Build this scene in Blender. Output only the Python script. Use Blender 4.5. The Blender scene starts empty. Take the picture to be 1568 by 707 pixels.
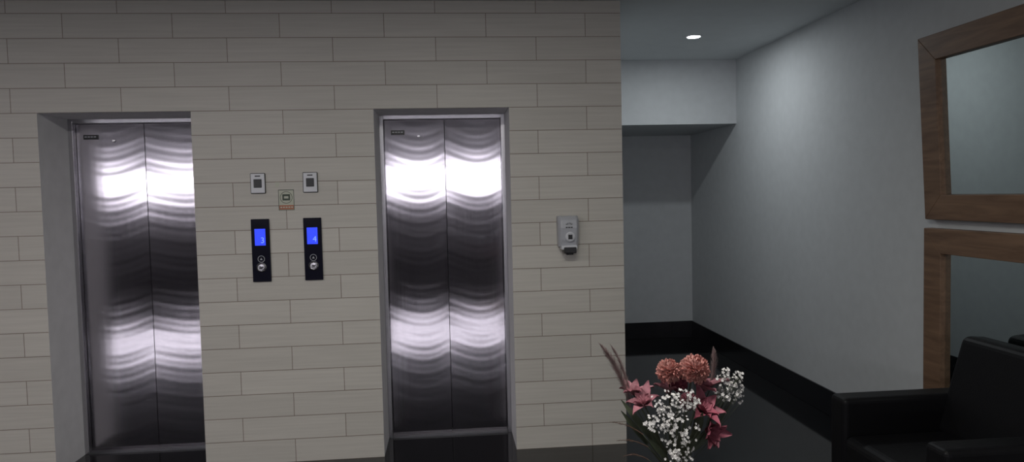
import bpy, math, random
from mathutils import Vector, Matrix
random.seed(7)
COL = bpy.context.scene.collection

# ------------------------------------------------------------------ materials
def new_mat(name):
    m = bpy.data.materials.new(name); m.use_nodes = True
    nt = m.node_tree; b = nt.nodes['Principled BSDF']
    return m, nt, b
def simple(name, col, rough=0.5, metal=0.0, emis=None, estr=0.0, spec=0.5, nscale=0, namt=0.0, bump=0.0):
    m, nt, b = new_mat(name)
    b.inputs['Base Color'].default_value = (*col, 1)
    b.inputs['Roughness'].default_value = rough
    b.inputs['Metallic'].default_value = metal
    b.inputs['Specular IOR Level'].default_value = spec
    if emis:
        b.inputs['Emission Color'].default_value = (*emis, 1)
        b.inputs['Emission Strength'].default_value = estr
    if nscale:
        tc = nt.nodes.new('ShaderNodeTexCoord'); n = nt.nodes.new('ShaderNodeTexNoise')
        n.inputs['Scale'].default_value = nscale; n.inputs['Detail'].default_value = 4
        nt.links.new(tc.outputs['Object'], n.inputs['Vector'])
        if namt:
            r = nt.nodes.new('ShaderNodeValToRGB')
            r.color_ramp.elements[0].position = 0.3; r.color_ramp.elements[1].position = 0.7
            r.color_ramp.elements[0].color = (*[c*(1-namt) for c in col], 1)
            r.color_ramp.elements[1].color = (*[min(1, c*(1+namt)) for c in col], 1)
            nt.links.new(n.outputs['Fac'], r.inputs['Fac']); nt.links.new(r.outputs['Color'], b.inputs['Base Color'])
        if bump:
            bp = nt.nodes.new('ShaderNodeBump'); bp.inputs['Strength'].default_value = bump
            bp.inputs['Distance'].default_value = 0.002
            nt.links.new(n.outputs['Fac'], bp.inputs['Height']); nt.links.new(bp.outputs['Normal'], b.inputs['Normal'])
    return m

def tile_mat():
    m, nt, b = new_mat('wall_tile')
    L = nt.links.new
    tc = nt.nodes.new('ShaderNodeTexCoord')
    sep = nt.nodes.new('ShaderNodeSeparateXYZ'); L(tc.outputs['Object'], sep.inputs[0])
    ad = nt.nodes.new('ShaderNodeMath'); ad.operation = 'ADD'; ad.inputs[1].default_value = 0.0465+0.627*40
    L(sep.outputs['X'], ad.inputs[0])
    cmb = nt.nodes.new('ShaderNodeCombineXYZ'); L(ad.outputs[0], cmb.inputs['X']); L(sep.outputs['Z'], cmb.inputs['Y'])
    br = nt.nodes.new('ShaderNodeTexBrick'); L(cmb.outputs[0], br.inputs['Vector'])
    br.offset = 0.5; br.offset_frequency = 2; br.squash = 1.0
    br.inputs['Scale'].default_value = 1.0
    br.inputs['Brick Width'].default_value = 0.627
    br.inputs['Row Height'].default_value = 0.1455
    br.inputs['Mortar Size'].default_value = 0.0021
    br.inputs['Mortar Smooth'].default_value = 0.0
    br.inputs['Bias'].default_value = 0.0
    br.inputs['Color1'].default_value = (0.535, 0.512, 0.462, 1)
    br.inputs['Color2'].default_value = (0.58, 0.555, 0.502, 1)
    br.inputs['Mortar'].default_value = (0.25, 0.205, 0.165, 1)
    mp = nt.nodes.new('ShaderNodeMapping'); mp.inputs['Scale'].default_value = (2.2, 2.2, 60)
    L(tc.outputs['Object'], mp.inputs['Vector'])
    n = nt.nodes.new('ShaderNodeTexNoise'); n.inputs['Scale'].default_value = 1.0; n.inputs['Detail'].default_value = 5
    L(mp.outputs[0], n.inputs['Vector'])
    r = nt.nodes.new('ShaderNodeMapRange'); r.inputs['From Min'].default_value = 0.3; r.inputs['From Max'].default_value = 0.7
    r.inputs['To Min'].default_value = 0.94; r.inputs['To Max'].default_value = 1.05
    L(n.outputs['Fac'], r.inputs['Value'])
    mx = nt.nodes.new('ShaderNodeVectorMath'); mx.operation = 'SCALE'
    L(br.outputs['Color'], mx.inputs[0]); L(r.outputs[0], mx.inputs['Scale'])
    L(mx.outputs[0], b.inputs['Base Color'])
    bp = nt.nodes.new('ShaderNodeBump'); bp.invert = True; bp.inputs['Strength'].default_value = 0.5; bp.inputs['Distance'].default_value = 0.002
    L(br.outputs['Fac'], bp.inputs['Height']); L(bp.outputs[0], b.inputs['Normal'])
    b.inputs['Roughness'].default_value = 0.42
    b.inputs['Specular IOR Level'].default_value = 0.35
    return m

def steel_mat():
    m, nt, b = new_mat('brushed_steel')
    L = nt.links.new
    tc = nt.nodes.new('ShaderNodeTexCoord')
    mp = nt.nodes.new('ShaderNodeMapping'); mp.inputs['Scale'].default_value = (160, 1, 1.5)
    L(tc.outputs['Object'], mp.inputs['Vector'])
    n = nt.nodes.new('ShaderNodeTexNoise'); n.inputs['Scale'].default_value = 1; n.inputs['Detail'].default_value = 3
    L(mp.outputs[0], n.inputs['Vector'])
    r = nt.nodes.new('ShaderNodeMapRange'); r.inputs['To Min'].default_value = 0.13; r.inputs['To Max'].default_value = 0.19
    L(n.outputs['Fac'], r.inputs['Value']); L(r.outputs[0], b.inputs['Roughness'])
    tg = nt.nodes.new('ShaderNodeCombineXYZ'); tg.inputs[0].default_value = 1.0
    L(tg.outputs[0], b.inputs['Tangent']); b.inputs['Anisotropic'].default_value = 0.9
    b.inputs['Base Color'].default_value = (0.52, 0.49, 0.53, 1)
    b.inputs['Metallic'].default_value = 1.0
    return m

def wood_mat():
    m, nt, b = new_mat('teak_frame')
    L = nt.links.new
    tc = nt.nodes.new('ShaderNodeTexCoord')
    mp = nt.nodes.new('ShaderNodeMapping'); mp.inputs['Scale'].default_value = (30, 3, 30)
    L(tc.outputs['Object'], mp.inputs['Vector'])
    n = nt.nodes.new('ShaderNodeTexNoise'); n.inputs['Scale'].default_value = 1; n.inputs['Detail'].default_value = 6; n.inputs['Distortion'].default_value = 0.6
    L(mp.outputs[0], n.inputs['Vector'])
    r = nt.nodes.new('ShaderNodeValToRGB')
    r.color_ramp.elements[0].position = 0.3; r.color_ramp.elements[1].position = 0.72
    r.color_ramp.elements[0].color = (0.12, 0.068, 0.040, 1); r.color_ramp.elements[1].color = (0.22, 0.132, 0.080, 1)
    L(n.outputs['Fac'], r.inputs['Fac']); L(r.outputs['Color'], b.inputs['Base Color'])
    b.inputs['Roughness'].default_value = 0.5
    return m

def floor_mat():
    m, nt, b = new_mat('black_granite')
    L = nt.links.new
    tc = nt.nodes.new('ShaderNodeTexCoord')
    br = nt.nodes.new('ShaderNodeTexBrick'); L(tc.outputs['Object'], br.inputs['Vector'])
    br.offset = 0.0; br.inputs['Scale'].default_value = 1
    br.inputs['Brick Width'].default_value = 0.8; br.inputs['Row Height'].default_value = 0.8
    br.inputs['Mortar Size'].default_value = 0.0015
    br.inputs['Color1'].default_value = (0.008, 0.008, 0.009, 1); br.inputs['Color2'].default_value = (0.011, 0.011, 0.012, 1)
    br.inputs['Mortar'].default_value = (0.03, 0.03, 0.03, 1)
    L(br.outputs['Color'], b.inputs['Base Color'])
    b.inputs['Roughness'].default_value = 0.07
    return m

M_tile = tile_mat(); M_steel = steel_mat(); M_wood = wood_mat(); M_floor = floor_mat()
M_plaster = simple('painted_plaster', (0.52, 0.54, 0.55), 0.75, nscale=14, namt=0.03, bump=0.15)
M_reveal = simple('reveal_paint', (0.84, 0.84, 0.85), 0.6, nscale=10, namt=0.04, bump=0.1)
M_ceil = simple('ceiling_paint', (0.66, 0.69, 0.70), 0.8, nscale=9, namt=0.02)
M_base = simple('baseboard_granite', (0.010, 0.010, 0.012), 0.15, nscale=60, namt=0.3)
M_black = simple('black_glass', (0.012, 0.012, 0.022), 0.08)
M_dark = simple('dark_plastic', (0.02, 0.02, 0.022), 0.4)
M_frame = simple('dark_window_frame', (0.03, 0.03, 0.032), 0.5)
M_steel2 = simple('polished_steel', (0.50, 0.49, 0.51), 0.25, 1.0)
M_sill = simple('sill_steel', (0.20, 0.20, 0.21), 0.4, 1.0)
M_leather = simple('black_leather', (0.005, 0.005, 0.006), 0.5, spec=0.18, nscale=120, bump=0.3)
M_white = simple('white_plastic', (0.66, 0.67, 0.70), 0.35)
M_greypl = simple('grey_plastic', (0.44, 0.45, 0.48), 0.35)
M_blue = simple('blue_lcd', (0.01, 0.02, 0.3), 0.3, emis=(0.02, 0.055, 1.0), estr=1.0)
M_digit = simple('lcd_digit', (0.2, 0.3, 0.8), 0.3, emis=(0.16, 0.28, 1.0), estr=1.0)
M_mirror = simple('mirror_glass', (0.62, 0.67, 0.66), 0.015, 1.0)
M_lamp = simple('lamp_lens', (1, 1, 1), 0.4, emis=(0.9, 0.97, 1.0), estr=14)
M_day = simple('daylight_glass', (0.8, 0.8, 0.8), 0.3, emis=(0.95, 0.92, 1.0), estr=8.5)
M_wallback = simple('lobby_paint', (0.16, 0.15, 0.16), 0.8, nscale=10, namt=0.03)

# ------------------------------------------------------------------ mesh helpers
class MB:
    def __init__(s): s.v = []; s.f = []; s.m = []
    def vert(s, p): s.v.append(tuple(p)); return len(s.v)-1
    def face(s, idx, mi=0): s.f.append(tuple(idx)); s.m.append(mi)
    def box(s, x0, x1, y0, y1, z0, z1, mi=0):
        i = len(s.v)
        for p in [(x0,y0,z0),(x1,y0,z0),(x1,y1,z0),(x0,y1,z0),(x0,y0,z1),(x1,y0,z1),(x1,y1,z1),(x0,y1,z1)]: s.v.append(p)
        for q in [(3,2,1,0),(4,5,6,7),(0,1,5,4),(1,2,6,5),(2,3,7,6),(3,0,4,7)]: s.face([i+k for k in q], mi)
    def tube(s, pts, r0, r1=None, n=6, mi=0, cap=True):
        r1 = r0 if r1 is None else r1
        pts = [Vector(p) for p in pts]; rings = []
        for k, p in enumerate(pts):
            t = (pts[min(k+1, len(pts)-1)] - pts[max(k-1, 0)]).normalized()
            a = t.orthogonal().normalized() if abs(t.z) < .9 else Vector((1,0,0)).cross(t).normalized()
            b = t.cross(a); r = r0 + (r1-r0)*k/(len(pts)-1)
            rings.append([s.vert(p + (a*math.cos(2*math.pi*j/n) + b*math.sin(2*math.pi*j/n))*r) for j in range(n)])
        for k in range(len(rings)-1):
            for j in range(n):
                s.face([rings[k][j], rings[k][(j+1)%n], rings[k+1][(j+1)%n], rings[k+1][j]], mi)
        if cap: s.face(rings[0][::-1], mi); s.face(rings[-1], mi)
    def lathe(s, c, prof, n=40, mi=0, axis='Z'):
        rings = []
        for r, h in prof:
            ring = []
            for j in range(n):
                a = 2*math.pi*j/n
                if axis == 'Z': p = (c[0]+r*math.cos(a), c[1]+r*math.sin(a), c[2]+h)
                else: p = (c[0]+r*math.cos(a), c[1]-h, c[2]+r*math.sin(a))
                ring.append(s.vert(p))
            rings.append(ring)
        for k in range(len(rings)-1):
            for j in range(n): s.face([rings[k][j], rings[k][(j+1)%n], rings[k+1][(j+1)%n], rings[k+1][j]], mi)
        s.face(rings[0][::-1], mi); s.face(rings[-1], mi)
    def petal(s, base, out, up, L, W, curl=0.3, cup=0.15, mi=0, tip=0.15, nu=5):
        """petal growing along out, curving toward -up with curl"""
        base = Vector(base); out = Vector(out).normalized(); up = Vector(up)
        up = (up - out*up.dot(out)).normalized(); side = out.cross(up)
        rows = []
        for i in range(nu):
            t = i/(nu-1)
            w = W*0.5*(math.sin(math.pi*(0.12+0.80*t))**0.8)*(1-(1-tip)*max(0, t-0.75)/0.25*0.6)
            c = base + out*(L*t) - up*(curl*L*t*t)
            row = []
            for k in (-1, 0, 1):
                row.append(s.vert(c + side*(w*k) + up*(cup*W*abs(k))))
            rows.append(row)
        for i in range(nu-1):
            for k in range(2): s.face([rows[i][k], rows[i][k+1], rows[i+1][k+1], rows[i+1][k]], mi)
    def build(s, name, mats, parent=None, bevel=0, smooth=False, segs=2, sub=0):
        me = bpy.data.meshes.new(name); me.from_pydata(s.v, [], s.f)
        for m in (mats if isinstance(mats, (list, tuple)) else [mats]): me.materials.append(m)
        for p, mi in zip(me.polygons, s.m):
            p.material_index = mi; p.use_smooth = smooth
        me.update()
        ob = bpy.data.objects.new(name, me); COL.objects.link(ob)
        if bevel:
            md = ob.modifiers.new('bevel', 'BEVEL'); md.width = bevel; md.segments = segs; md.limit_method = 'ANGLE'
        if sub:
            md = ob.modifiers.new('sub', 'SUBSURF'); md.levels = sub; md.render_levels = sub
        if parent: ob.parent = parent
        return ob
def box(name, x0, x1, y0, y1, z0, z1, mat, parent=None, bevel=0, segs=2):
    b = MB(); b.box(x0, x1, y0, y1, z0, z1); return b.build(name, mat, parent, bevel, segs=segs)
def empty(name, loc=(0,0,0)):
    e = bpy.data.objects.new(name, None); COL.objects.link(e); return e

# ------------------------------------------------------------------ room shell
XL, XR, YB, YC, ZC = -11.5, 2.70, -14.8, 3.24, 2.84
b = MB()
DOORS = [(-2.41, -1.53), (-0.44, 0.40)]
HT = 2.1825; DEP = 0.37
b.box(XL, -2.41, 0, 0.6, 0, ZC); b.box(-1.53, -0.44, 0, 0.6, 0, ZC); b.box(0.40, 1.12, 0, 0.6, 0, ZC)
b.box(-2.41, -1.53, 0, 0.6, HT, ZC); b.box(-0.44, 0.40, 0, 0.6, HT, ZC)
wf = b.build('wall_front', [M_tile, M_reveal, M_plaster])
for p in wf.data.polygons:
    if p.normal.y > -0.5: p.material_index = 2 if (p.normal.x > .5 and p.center.x > 1.0) else 1
box('wall_corridor_left', 0.98, 1.12, 0.6, YC, 0, ZC, M_plaster)
box('wall_right', XR, XR+0.15, YB, YC+0.15, 0, ZC, M_plaster)
box('wall_corridor_end', 0.98, XR, YC, YC+0.15, 0, ZC, M_plaster)
box('wall_left', XL-0.15, XL, YB, 0.6, 0, ZC, M_wallback)
box('floor', XL-0.15, XR+0.15, YB-0.15, YC+0.15, -0.1, 0, M_floor)
box('ceiling', XL-0.15, XR+0.15, YB-0.15, YC+0.15, ZC, ZC+0.1, M_ceil)
box('ceiling_bulkhead', 1.12, XR, 1.98, YC, 2.25, ZC, M_plaster)
box('baseboard_right', XR-0.014, XR, YB, YC, 0, 0.186, M_base, bevel=0.003)
box('baseboard_back', 1.12, XR-0.014, YC-0.014, YC, 0, 0.186, M_base, bevel=0.003)
box('baseboard_corridor', 1.12, 1.134, 0.05, YC-0.014, 0, 0.186, M_base, bevel=0.003)

# rear wall of lobby with a ribbon of windows (daylight)
b = MB()
WZ0, WZ1 = 1.78, 2.56
b.box(XL, XR, YB-0.15, YB, 0, WZ0); b.box(XL, XR, YB-0.15, YB, WZ1, ZC)
bays = 5; pitch = (XR-XL)/bays
for i in range(bays+1):
    xc = XL+i*pitch; b.box(max(XL, xc-0.15), min(XR, xc+0.15), YB-0.15, YB, WZ0, WZ1)
b.build('wall_back', M_wallback)
for i in range(bays):
    x0 = XL+i*pitch+0.15; x1 = XL+(i+1)*pitch-0.15
    w = empty('window_%d' % (i+1))
    box('pane', x0, x1, YB-0.12, YB-0.10, WZ0, WZ1, M_day, w)
    f = MB()
    for (a, c) in ((x0, x0+.05), (x1-.05, x1), ((x0+x1)/2-.025, (x0+x1)/2+.025)): f.box(a, c, YB-0.10, YB-0.03, WZ0, WZ1)
    for z in (WZ0, 2.13, WZ1-.05): f.box(x0+.05, x1-.05, YB-0.095, YB-0.035, z, z+.05)
    f.build('frame', M_frame, w)

# ------------------------------------------------------------------ elevators
def leaf(name, x0, x1, z0, z1, y, parent, seed):
    rnd = random.Random(seed)
    b = MB(); nx, nz = 24, 260
    ph = [rnd.uniform(0, 6.28) for _ in range(8)]
    idx = []
    for j in range(nz+1):
        z = z0+(z1-z0)*j/nz; row = []
        for i in range(nx+1):
            u = i/nx; x = x0+(x1-x0)*u
            sag = 0.05*(2*u-1)**2 + 0.012*math.sin(5*u+ph[4])
            zz = z - sag
            w = 0.00010*math.sin(2*math.pi*zz/0.33+ph[0]) + 0.00006*math.sin(2*math.pi*zz/0.105+ph[1]) + 0.000035*math.sin(2*math.pi*zz/0.047+ph[2])
            w += 0.0005*math.sin(math.pi*u) 
            row.append(b.vert((x, y+w, z)))
        idx.append(row)
    for j in range(nz):
        for i in range(nx): b.face([idx[j][i], idx[j][i+1], idx[j+1][i+1], idx[j+1][i]])
    ob = b.build(name, M_steel, parent, smooth=True)
    bk = MB(); bk.box(x0, x1, y+0.004, y+0.03, z0, z1); bk.build(name+'_core', M_steel2, parent)
    return ob
def elevator(x0, x1, seed):
    e = empty('elevator_door')
    y = DEP
    xm = (x0+x1)/2+0.012
    j = MB()
    j.box(x0, x0+0.028, y-0.03, y+0.10, 0, HT); j.box(x1-0.028, x1, y-0.03, y+0.10, 0, HT)
    j.box(x0+0.028, x1-0.028, y-0.03, y+0.10, HT-0.028, HT)
    j.build('door_frame', M_steel2, e, bevel=0.002)
    leaf('left_leaf', x0+0.030, xm-0.002, 0.012, HT-0.03, y+0.015, e, seed)
    leaf('right_leaf', xm+0.002, x1-0.030, 0.012, HT-0.03, y+0.015, e, seed+1)
    s = MB(); s.box(x0+0.028, x1-0.028, y-0.03, y+0.10, 0.0, 0.010)
    for k in range(3): s.box(x0+0.028, x1-0.028, y-0.026+k*0.016, y-0.02+k*0.016, 0.010, 0.013)
    s.build('door_sill', M_sill, e)
    bx = MB(); bx.box(x0, x1, y+0.10, y+0.2, 0, HT); bx.build('shaft_closure', M_dark, e)
    l = MB(); l.box(x0+0.075, x0+0.165, y+0.008, y+0.0145, 2.055, 2.085); l.build('door_label', M_dark, e)
    t = MB()
    for k in range(4): t.box(x0+0.083+k*0.019, x0+0.097+k*0.019, y+0.007, y+0.0081, 2.068, 2.075)
    t.build('label_print', M_greypl, e)
    h = MB(); h.lathe((x0+0.26, y+0.012, 2.045), [(0.010, 0), (0.010, 0.004), (0.006, 0.005)], 16, axis='Y'); h.build('release_keyhole', M_steel2, e)
elevator(*DOORS[0], 11); elevator(*DOORS[1], 21)

# ------------------------------------------------------------------ call panels
def text(name, s, size, x, y, z, mat, parent):
    cu = bpy.data.curves.new(name, 'FONT'); cu.body = s; cu.size = size; cu.align_x = 'CENTER'; cu.align_y = 'CENTER'; cu.extrude = 0.0004
    o = bpy.data.objects.new(name, cu); COL.objects.link(o)
    o.location = (x, y, z); o.rotation_euler = (math.radians(90), 0, 0); cu.materials.append(mat); o.parent = parent
def call_panel(xc, digit):
    e = empty('elevator_call_panel')
    z0, z1 = 1.137, 1.522; w = 0.055
    box('faceplate', xc-w, xc+w, -0.012, 0, z0, z1, M_black, e, 0.003)
    box('display', xc-0.034, xc+0.030, -0.0135, -0.011, 1.360, 1.462, M_blue, e)
    text('floor_digit', digit, 0.050, xc+0.012, -0.014, 1.390, M_digit, e)
    r = MB()
    n = 28
    for (ra, rb) in ((0.018, 0.021),):
        A = [r.vert((xc+ra*math.cos(2*math.pi*k/n), -0.0135, 1.277+ra*math.sin(2*math.pi*k/n))) for k in range(n)]
        B = [r.vert((xc+rb*math.cos(2*math.pi*k/n), -0.0135, 1.277+rb*math.sin(2*math.pi*k/n))) for k in range(n)]
        for k in range(n): r.face([A[k], A[(k+1)%n], B[(k+1)%n], B[k]])
    r.build('arrow_ring', M_greypl, e)
    a = MB(); a.face([a.vert((xc-0.008, -0.0136, 1.271)), a.vert((xc+0.008, -0.0136, 1.271)), a.vert((xc, -0.0136, 1.285))]); a.build('up_arrow', M_greypl, e)
    k = MB(); k.lathe((xc, -0.011, 1.226), [(0.030, 0), (0.030, 0.006), (0.024, 0.010), (0.021, 0.008), (0.018, 0.011), (0.004, 0.012)], 32, axis='Y')
    k.build('call_button', M_steel2, e, smooth=False)
    k = MB()
    k.tube([(xc-0.010, -0.0245, 1.232), (xc+0.012, -0.0245, 1.228)], 0.003); k.tube([(xc-0.009, -0.0245, 1.222), (xc+0.008, -0.0245, 1.220)], 0.003)
    k.build('button_mark', M_dark, e)
call_panel(-1.146, '3'); call_panel(-0.833, '4')

def reader(xc):
    e = empty('access_card_reader')
    z0, z1 = 1.677, 1.802
    box('bezel', xc-0.045, xc+0.045, -0.012, 0, z0, z1, M_frame, e, 0.005)
    box('inset', xc-0.041, xc+0.041, -0.014, -0.011, z0+0.004, z1-0.004, M_white, e, 0.004)
    box('sensor', xc-0.024, xc+0.024, -0.018, -0.013, z0+0.036, z0+0.088, M_dark, e, 0.006)
    box('led', xc-0.016, xc+0.016, -0.0155, -0.0135, z1-0.022, z1-0.015, M_dark, e)
reader(-1.149); reader(-0.836)

# sticker sign
M_cream = simple('sticker_paper', (0.50, 0.51, 0.42), 0.6)
M_green = simple('sticker_green', (0.05, 0.07, 0.05), 0.6)
M_red = simple('sticker_red', (0.42, 0.15, 0.08), 0.6)
e = empty('warning_sticker')
box('paper', -1.032, -0.938, -0.0015, 0, 1.572, 1.698, M_cream, e)
g = MB(); n = 28
for (ra, rb, mi) in ((0.034, 0.037, 0),):
    A = [g.vert((-0.985+ra*math.cos(2*math.pi*k/n), -0.002, 1.650+ra*math.sin(2*math.pi*k/n))) for k in range(n)]
    B = [g.vert((-0.985+rb*math.cos(2*math.pi*k/n), -0.002, 1.650+rb*math.sin(2*math.pi*k/n))) for k in range(n)]
    for k in range(n): g.face([A[k], A[(k+1)%n], B[(k+1)%n], B[k]])
g.box(-1.008, -0.962, -0.0022, -0.0016, 1.632, 1.670)
for (a0,a1,c0,c1) in ((-1.032,-0.938,1.694,1.698),(-1.032,-0.938,1.572,1.575),(-1.032,-1.029,1.575,1.694),(-0.941,-0.938,1.575,1.694)): g.box(a0,a1,-0.0021,-0.0014,c0,c1)
g.build('pictogram', M_green, e)
box('text_strip', -1.028, -0.942, -0.0022, -0.0012, 1.577, 1.603, M_red, e)
t = MB()
for k in range(5): t.box(-1.022+k*0.016, -1.011+k*0.016, -0.0026, -0.002, 1.586, 1.594)
t.box(-0.998, -0.972, -0.0028, -0.002, 1.644, 1.658)
t.build('strip_lettering', M_cream, e)
box('tab', -1.048, -1.026, -0.001, 0, 1.715, 1.745, M_cream, e)

# ------------------------------------------------------------------ soap dispenser
e = empty('hand_sanitizer_dispenser')
cx = 0.752
b = MB()
# tapered body: cross-sections
secs = [(1.300, 0.062, 0.070), (1.34, 0.064, 0.085), (1.42, 0.066, 0.095), (1.47, 0.067, 0.085), (1.494, 0.064, 0.060)]
rings = []
for z, hw, dp in secs:
    ring = [b.vert((cx-hw, 0, z)), b.vert((cx-hw, -dp*0.75, z)), b.vert((cx-hw*0.75, -dp, z)), b.vert((cx+hw*0.75, -dp, z)), b.vert((cx+hw, -dp*0.75, z)), b.vert((cx+hw, 0, z))]
    rings.append(ring)
for k in range(len(rings)-1):
    for j in range(6): b.face([rings[k][j], rings[k][(j+1)%6], rings[k+1][(j+1)%6], rings[k+1][j]])
b.face(rings[0][::-1]); b.face(rings[-1])
b.build('body', M_greypl, e, bevel=0.006, segs=3)
b = MB(); b.box(cx-0.050, cx+0.050, -0.100, -0.02, 1.285, 1.31); b.build('lower_housing', M_white, e, bevel=0.005)
b = MB(); b.lathe((cx+0.005, -0.085, 1.365), [(0.030, 0), (0.030, 0.016), (0.022, 0.020), (0.020, 0.016), (0.006, 0.015)], 28, axis='Y'); b.build('window_ring', M_white, e)
b = MB(); b.box(cx-0.008, cx+0.018, -0.108, -0.100, 1.350, 1.378); b.build('drop_mark', M_dark, e, bevel=0.003)
b = MB(); b.box(cx-0.036, cx+0.042, -0.108, -0.03, 1.262, 1.300); b.box(cx-0.020, cx+0.026, -0.090, -0.04, 1.250, 1.264); b.build('push_lever', M_dark, e, bevel=0.005)
b = MB()
for k in range(5):
    a = math.radians(-60+30*k); b.tube([(cx+0.012*math.sin(a), -0.0965, 1.435+0.010*math.cos(a)), (cx+0.024*math.sin(a), -0.0965, 1.435+0.02*math.cos(a))], 0.0014)
for k in range(3): b.box(cx-0.022+k*0.016, cx-0.010+k*0.016, -0.0965, -0.092, 1.42, 1.426)
b.build('logo_print', M_dark, e)

# ------------------------------------------------------------------ mirrors
def mirror(z0, z1, y0, y1, lean, name='wall_mirror'):
    """frame on right wall; y0 far edge, y1 near edge (y1<y0). lean = offset of the top from the wall"""
    e = empty(name)
    fw, th = 0.135, 0.05
    b = MB()
    W = y0-y1; Hh = z1-z0; cs = lean/Hh
    def P(a, h, d): return (XR-0.001-d-cs*h, y0-a, z0+h)
    o = [(0,0),(W,0),(W,Hh),(0,Hh)]; i = [(fw,fw),(W-fw,fw),(W-fw,Hh-fw),(fw,Hh-fw)]
    for k in range(4):
        k2 = (k+1)%4; q = []
        for d in (0, th):
            for p in (o[k], o[k2], i[k2], i[k]): q.append(b.vert(P(p[0], p[1], d)))
        b.face([q[3],q[2],q[1],q[0]]); b.face([q[4],q[5],q[6],q[7]])
        b.face([q[0],q[1],q[5],q[4]]); b.face([q[2],q[3],q[7],q[6]])
        b.face([q[1],q[2],q[6],q[5]]); b.face([q[3],q[0],q[4],q[7]])
    b.build('frame', M_wood, e, bevel=0.003)
    b = MB(); b.face([b.vert(P(fw-.01,fw-.01,0.018)), b.vert(P(W-fw+.01,fw-.01,0.018)), b.vert(P(W-fw+.01,Hh-fw+.01,0.018)), b.vert(P(fw-.01,Hh-fw+.01,0.018))])
    b.build('glass', M_mirror, e)
mirror(1.445, 2.436, -0.74, -2.20, 0.05)
mirror(0.25, 1.396, -0.73, -2.20, 0.0)

# ------------------------------------------------------------------ armchair (faces -X)
e = empty('leather_armchair')
AX0, AX1, AY0, AY1 = 1.88, 2.62, -1.96, -1.12
box('base', AX0+0.02, AX1, AY0+0.02, AY1-0.02, 0.06, 0.30, M_leather, e, 0.02, 3)
box('far_arm', AX0, AX1, AY1-0.13, AY1, 0.06, 0.610, M_leather, e, 0.025, 4)
box('near_arm', AX0, AX1, AY0, AY0+0.13, 0.06, 0.610, M_leather, e, 0.025, 4)
box('seat_cushion', AX0-0.01, AX1-0.15, AY0+0.135, AY1-0.135, 0.29, 0.44, M_leather, e, 0.04, 4)
b = MB()
q = [(2.36, 0.42), (2.63, 0.42), (2.63, 0.885), (2.50, 0.895)]
for yy in (AY0+0.10, AY1-0.10):
    for x, z in q: b.vert((x, yy, z))
b.face([3,2,1,0][::-1]); b.face([4,5,6,7][::-1])
for k in range(4): b.face([k, (k+1)%4, 4+(k+1)%4, 4+k][::-1])
b.build('backrest', M_leather, e, bevel=0.035, segs=4)
for (x, y) in ((AX0+.08, AY0+.08), (AX1-.08, AY0+.08), (AX0+.08, AY1-.08), (AX1-.08, AY1-.08)):
    b = MB(); b.lathe((x, y, 0), [(0.018, 0), (0.024, 0.07)], 16); b.build('foot', M_steel2, e)

# ------------------------------------------------------------------ flowers
VX, VY = 0.705, -2.30
M_peach = simple('peach_petal', (0.62, 0.31, 0.27), 0.6, nscale=60, namt=0.2)
M_pink = simple('dusty_pink_petal', (0.32, 0.13, 0.155), 0.6, nscale=40, namt=0.3)
M_deep = simple('rose_petal', (0.28, 0.07, 0.10), 0.55, nscale=40, namt=0.3)
M_wflow = simple('white_blossom', (0.70, 0.68, 0.66), 0.7)
M_stem = simple('stem_green', (0.045, 0.055, 0.03), 0.6, nscale=30, namt=0.3)
M_brown = simple('dry_stem', (0.12, 0.07, 0.05), 0.7)
M_plume = simple('plume_pink', (0.34, 0.25, 0.24), 0.8, nscale=30, namt=0.25)
M_vase = simple('vase_ceramic', (0.25, 0.22, 0.20), 0.3, nscale=8, namt=0.1)
fl = empty('flower_vase')
TZ = 0.44
v = MB(); v.lathe((VX, VY, TZ), [(0.055, 0), (0.075, 0.04), (0.080, 0.11), (0.060, 0.20), (0.038, 0.26), (0.045, 0.295), (0.040, 0.293), (0.033, 0.26), (0.03, 0.2)], 40)
v.build('vase', M_vase, fl, smooth=True)
mouth = Vector((VX, VY, TZ+0.27))
def curve(p0, p1, bend=(0,0,0), n=7):
    p0 = Vector(p0); p1 = Vector(p1); m = (p0+p1)/2 + Vector(bend)
    return [p0*(1-t)**2 + m*2*t*(1-t) + p1*t*t for t in [k/(n-1) for k in range(n)]]
stems = MB()
def ball(center, r, mat, name, axis=(0, -0.35, 1)):
    ax = Vector(axis).normalized(); c = Vector(center); b = MB(); N = 190
    for k in range(N):
        zz = 1-1.6*(k+.5)/N; rr = math.sqrt(max(0, 1-zz*zz)); a = k*2.39996
        s_ = ax.orthogonal().normalized(); t_ = ax.cross(s_)
        d = (ax*zz + s_*rr*math.cos(a) + t_*rr*math.sin(a)).normalized()
        jit = Vector([random.uniform(-.12, .12) for _ in range(3)])
        b.petal(c+d*r*0.35, d+jit, ax+Vector((0.01,0,0)), r*random.uniform(.6, .74), r*0.42, curl=random.uniform(-.2, .25), cup=0.3, nu=4)
    b.build(name, mat, fl, smooth=False)
    stems.tube(curve(mouth, c-ax*r*0.4, (0, 0, 0.02)), 0.0028, 0.0022)
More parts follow.
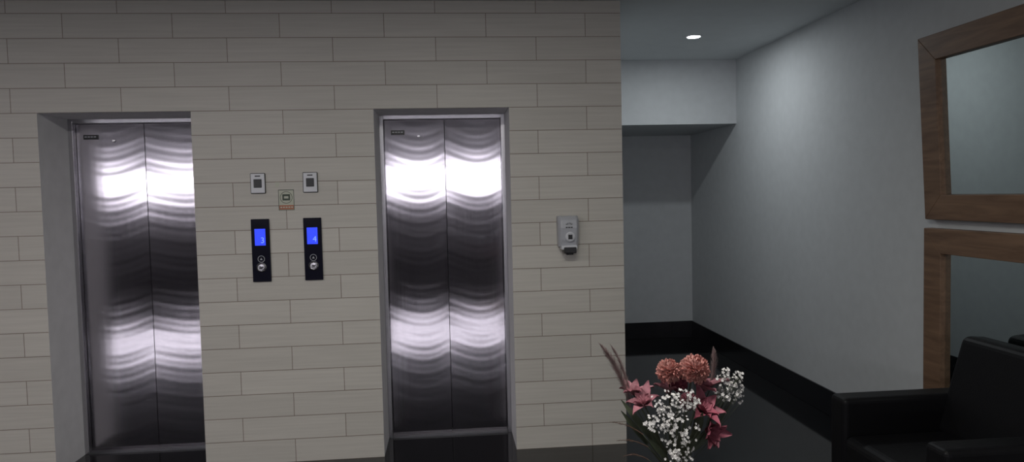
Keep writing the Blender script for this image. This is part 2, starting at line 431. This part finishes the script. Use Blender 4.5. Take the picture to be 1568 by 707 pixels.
def lily(center, axis, L, mat, name, W=None, n=6, curl=0.45, layers=1):
    ax = Vector(axis).normalized(); c = Vector(center); b = MB(); W = W or L*0.46
    s_ = ax.orthogonal().normalized(); t_ = ax.cross(s_)
    for ly in range(layers):
        f_ = 1-0.28*ly
        for k in range(n):
            a = 2*math.pi*(k+.5*ly)/n + random.uniform(-.2, .2)
            rd = s_*math.cos(a)+t_*math.sin(a)
            out = ax*random.uniform(0.75, 1.1)*(1+.8*ly)+rd*random.uniform(.5, .85)
            b.petal(c, out, ax, L*f_*random.uniform(.8, 1.15), W, curl=curl*random.uniform(.5, 1.2), cup=0.28, nu=7, tip=0.05)
    for k in range(5):
        rd = (s_*math.cos(k*1.25)+t_*math.sin(k*1.25))*0.25+ax
        b.tube([c, c+rd*L*0.55], 0.0009, 0.0013, n=5)
    b.build(name, mat, fl, smooth=True)
    stems.tube(curve(mouth, c, (0, 0, 0.02)), 0.0028, 0.0022)
ball((0.688, -2.30, 1.058), 0.040, M_peach, 'carnation_bloom', (-.1, -.5, 1))
ball((0.764, -2.32, 1.066), 0.047, M_peach, 'carnation_bloom', (.15, -.7, 1))
ball((0.738, -2.34, 0.972), 0.028, M_pink, 'carnation_bloom', (0, -1, .6))
ball((0.722, -2.30, 1.015), 0.026, M_deep, 'carnation_bloom', (0, -1, .6))
lily((0.605, -2.31, 0.955), (-.35, -.5, 1), 0.072, M_pink, 'lily_bloom', layers=2)
lily((0.585, -2.26, 0.975), (-.1, -.2, 1), 0.065, M_pink, 'lily_bloom')
lily((0.795, -2.34, 0.880), (.30, -.9, -.05), 0.072, M_deep, 'lily_bloom', curl=0.3, layers=2)
lily((0.780, -2.33, 0.930), (.25, -.6, .8), 0.080, M_deep, 'lily_bloom', layers=2)
lily((0.80, -2.28, 0.980), (.30, -.2, 1), 0.085, M_pink, 'lily_bloom', layers=2)
lily((0.690, -2.29, 0.985), (-.1, -.2, 1), 0.065, M_pink, 'lily_bloom')
# baby's breath clusters
def blossoms(name, centers, n, tiny=0.0058):
    b = MB(); st = MB()
    for (c, rad) in centers:
        c = Vector(c); root = c - Vector((0, 0, rad[2]*1.1))
        root = root*0.6 + mouth*0.4
        st.tube(curve(mouth, root), 0.0012, 0.001, n=4)
        for k in range(n):
            while True:
                d = Vector([random.uniform(-1, 1) for _ in range(3)])
                if d.length < 1: break
            p = c + Vector((d.x*rad[0], d.y*rad[1], d.z*rad[2]))
            if k % 2 == 0: st.tube(curve(root, p, (d.x*.01, d.y*.01, .01), 4), 0.0006, 0.0004, n=3, cap=False)
            ax = (d*0.6+Vector((0, -.8, .4))+Vector([random.uniform(-.6, .6) for _ in range(3)])).normalized()
            s_ = ax.orthogonal().normalized(); t_ = ax.cross(s_)
            r = tiny*random.uniform(.6, 1.2)
            for j in range(5):
                a = j*1.2566
                b.petal(p, s_*math.cos(a)+t_*math.sin(a)+ax*.35, ax, r, r*0.85, curl=.3, cup=.2, nu=3)
    b.build(name, M_wflow, fl); st.build(name+'_sprigs', M_stem, fl)
blossoms('babys_breath', [((0.668, -2.37, 0.980), (.065, .04, .045)), ((0.635, -2.38, 0.925), (.055, .04, .05)), ((0.690, -2.39, 0.900), (.065, .035, .055)),
    ((0.715, -2.38, 0.985), (.045, .03, .04)), ((0.690, -2.39, 0.830), (.05, .03, .05))], 60)
blossoms('babys_breath', [((0.890, -2.30, 1.035), (.045, .03, .035)), ((0.868, -2.30, 0.985), (.035, .03, .035)), ((0.918, -2.28, 0.98), (.028, .03, .06))], 46)
# plumes
def plume(name, p0, p1, bend, width, n=420, mat=None):
    b = MB(); pts = curve(p0, p1, bend, 30)
    b.tube(pts, 0.0016, 0.0006, n=5)
    for k in range(n):
        t = random.random()**0.9; f_ = t*28; i = int(f_); p = pts[i].lerp(pts[i+1], f_-i)
        tg = (pts[i+1]-pts[i]).normalized()
        w = width*math.sin(math.pi*min(1, 0.12+0.85*t))
        rd = Vector([random.uniform(-1, 1) for _ in range(3)]); rd = (rd-tg*rd.dot(tg)).normalized()
        q = p + tg*w*1.6 + rd*w*random.uniform(.5, 1)
        sd = tg.cross(rd)*0.0006
        b.face([b.vert(p-sd), b.vert(p+sd), b.vert(q+sd*.4), b.vert(q-sd*.4)])
    b.build(name, mat or M_plume, fl)
    stems.tube(curve(mouth, p0), 0.002, 0.0014)
plume('grass_plume', (0.572, -2.27, 0.935), (0.468, -2.27, 1.155), (0.018, 0, 0.03), 0.020, 1000)
plume('grass_plume', (0.578, -2.25, 0.96), (0.510, -2.25, 1.145), (0.012, 0, 0.02), 0.013, 500)
plume('grass_plume', (0.835, -2.26, 0.98), (0.850, -2.26, 1.125), (0.014, 0, 0.01), 0.015, 500)
plume('grass_plume', (0.585, -2.36, 0.88), (0.478, -2.36, 0.925), (0.0, 0, 0.02), 0.008, 90, M_brown)
plume('grass_plume', (0.60, -2.36, 0.84), (0.500, -2.36, 0.865), (0.0, 0, 0.02), 0.008, 80, M_brown)
plume('grass_plume', (0.60, -2.36, 0.80), (0.520, -2.36, 0.815), (0.0, 0, 0.02), 0.008, 80, M_brown)
# leaves
lv = MB()
for (p, o, L, W) in [((0.63,-2.30,0.84),(-.55,0,.8),.16,.022), ((0.62,-2.28,0.82),(-.6,-.1,.85),.14,.02), ((0.66,-2.33,0.80),(-.4,-.3,.8),.13,.025), ((0.72,-2.34,0.80),(.35,-.3,.8),.12,.03),
    ((0.76,-2.30,0.80),(.7,0,.7),.10,.03), ((0.66,-2.35,0.80),(-.6,-.2,.7),.09,.02), ((0.74,-2.36,0.86),(.2,-.4,.8),.1,.03), ((0.70,-2.36,0.78),(-.1,-.4,.8),.12,.03), ((0.78,-2.26,.85),(.4,.1,.9),.12,.025)]:
    lv.petal(p, o, (0.1, -1, .3), L, W, curl=.12, cup=.15, nu=8, tip=0.03)
    stems.tube(curve(mouth, p), 0.002, 0.0016)
lv.build('leaves', M_stem, fl, smooth=True)
stems.build('stems', M_stem, fl, smooth=True)

# side table for the vase
st = empty('round_side_table')
b = MB(); b.lathe((VX, VY, 0), [(0.26, TZ-0.03), (0.275, TZ-0.02), (0.275, TZ-0.005), (0.27, TZ)], 56); b.build('top', M_wood, st)
b = MB(); b.lathe((VX, VY, 0), [(0.17, 0), (0.17, 0.015), (0.03, 0.035), (0.025, 0.2), (0.03, TZ-0.03)], 40); b.build('pedestal', M_dark, st)

# ------------------------------------------------------------------ lights
def downlight(x, y, power, z=ZC, r=0.05, color=(0.92, 0.97, 1.0), spread=180):
    e = empty('ceiling_downlight')
    b = MB(); b.lathe((x, y, z), [(r*1.35, 0), (r*1.35, -0.006), (r*1.05, -0.008), (r*1.0, -0.004)], 36); b.build('trim_ring', M_white, e)
    b = MB(); b.lathe((x, y, z), [(r, -0.0045), (r, -0.0085)], 36); b.build('lens', M_lamp, e)
    ld = bpy.data.lights.new('bulb', 'AREA'); ld.shape = 'DISK'; ld.size = r*2; ld.energy = power; ld.color = color; ld.spread = math.radians(spread)
    lo = bpy.data.objects.new('bulb', ld); COL.objects.link(lo); lo.location = (x, y, z-0.012); lo.parent = e
downlight(1.952, 1.00, 9)
def fill_panel(x, y, w, h, power, color=(1.0, 0.97, 0.95)):  # added fill light with housing, out of view, brightens the tile wall
    e = empty('ceiling_fill_added')
    b = MB(); b.box(x-w/2-.02, x+w/2+.02, y-h/2-.02, y+h/2+.02, ZC-0.012, ZC); b.build('fill_housing', M_white, e)
    ld = bpy.data.lights.new('fill_light', 'AREA'); ld.shape = 'RECTANGLE'; ld.size = w; ld.size_y = h; ld.energy = power; ld.color = color
    lo = bpy.data.objects.new('fill_light', ld); COL.objects.link(lo); lo.location = (x, y, ZC-0.014); lo.parent = e
for x, pw, cc in ((-4.2, 27, (1.0, 0.93, 0.96)), (-2.0, 30, (1.0, 0.955, 0.96)), (0.2, 42, (1.0, 0.985, 0.93))):  # added fills, each tinted to shift the wall tone from left to right
    fill_panel(x, -2.9, 1.2, 0.3, pw, cc)

w = bpy.data.worlds.new('World'); bpy.context.scene.world = w; w.use_nodes = True
w.node_tree.nodes['Background'].inputs[0].default_value = (0.5, 0.55, 0.6, 1); w.node_tree.nodes['Background'].inputs[1].default_value = 0.3

# ------------------------------------------------------------------ camera
R = Matrix(((0.9956698565, 0.0275172202, -0.0887938029), (-0.0900245183, 0.0472856056, -0.9948163939), (-0.0231759130, 0.9985023155, 0.0495580766)))
cd = bpy.data.cameras.new('camera'); cam = bpy.data.objects.new('camera', cd); COL.objects.link(cam)
M4 = R.to_4x4(); M4.translation = Vector((0, -4.5, 1.63)); cam.matrix_world = M4
cd.sensor_width = 36; cd.lens = 1094/1568*36; cd.clip_start = 0.05
bpy.context.scene.camera = cam
vs = bpy.context.scene.view_settings
vs.view_transform = 'Standard'; vs.look = 'None'; vs.exposure = 0
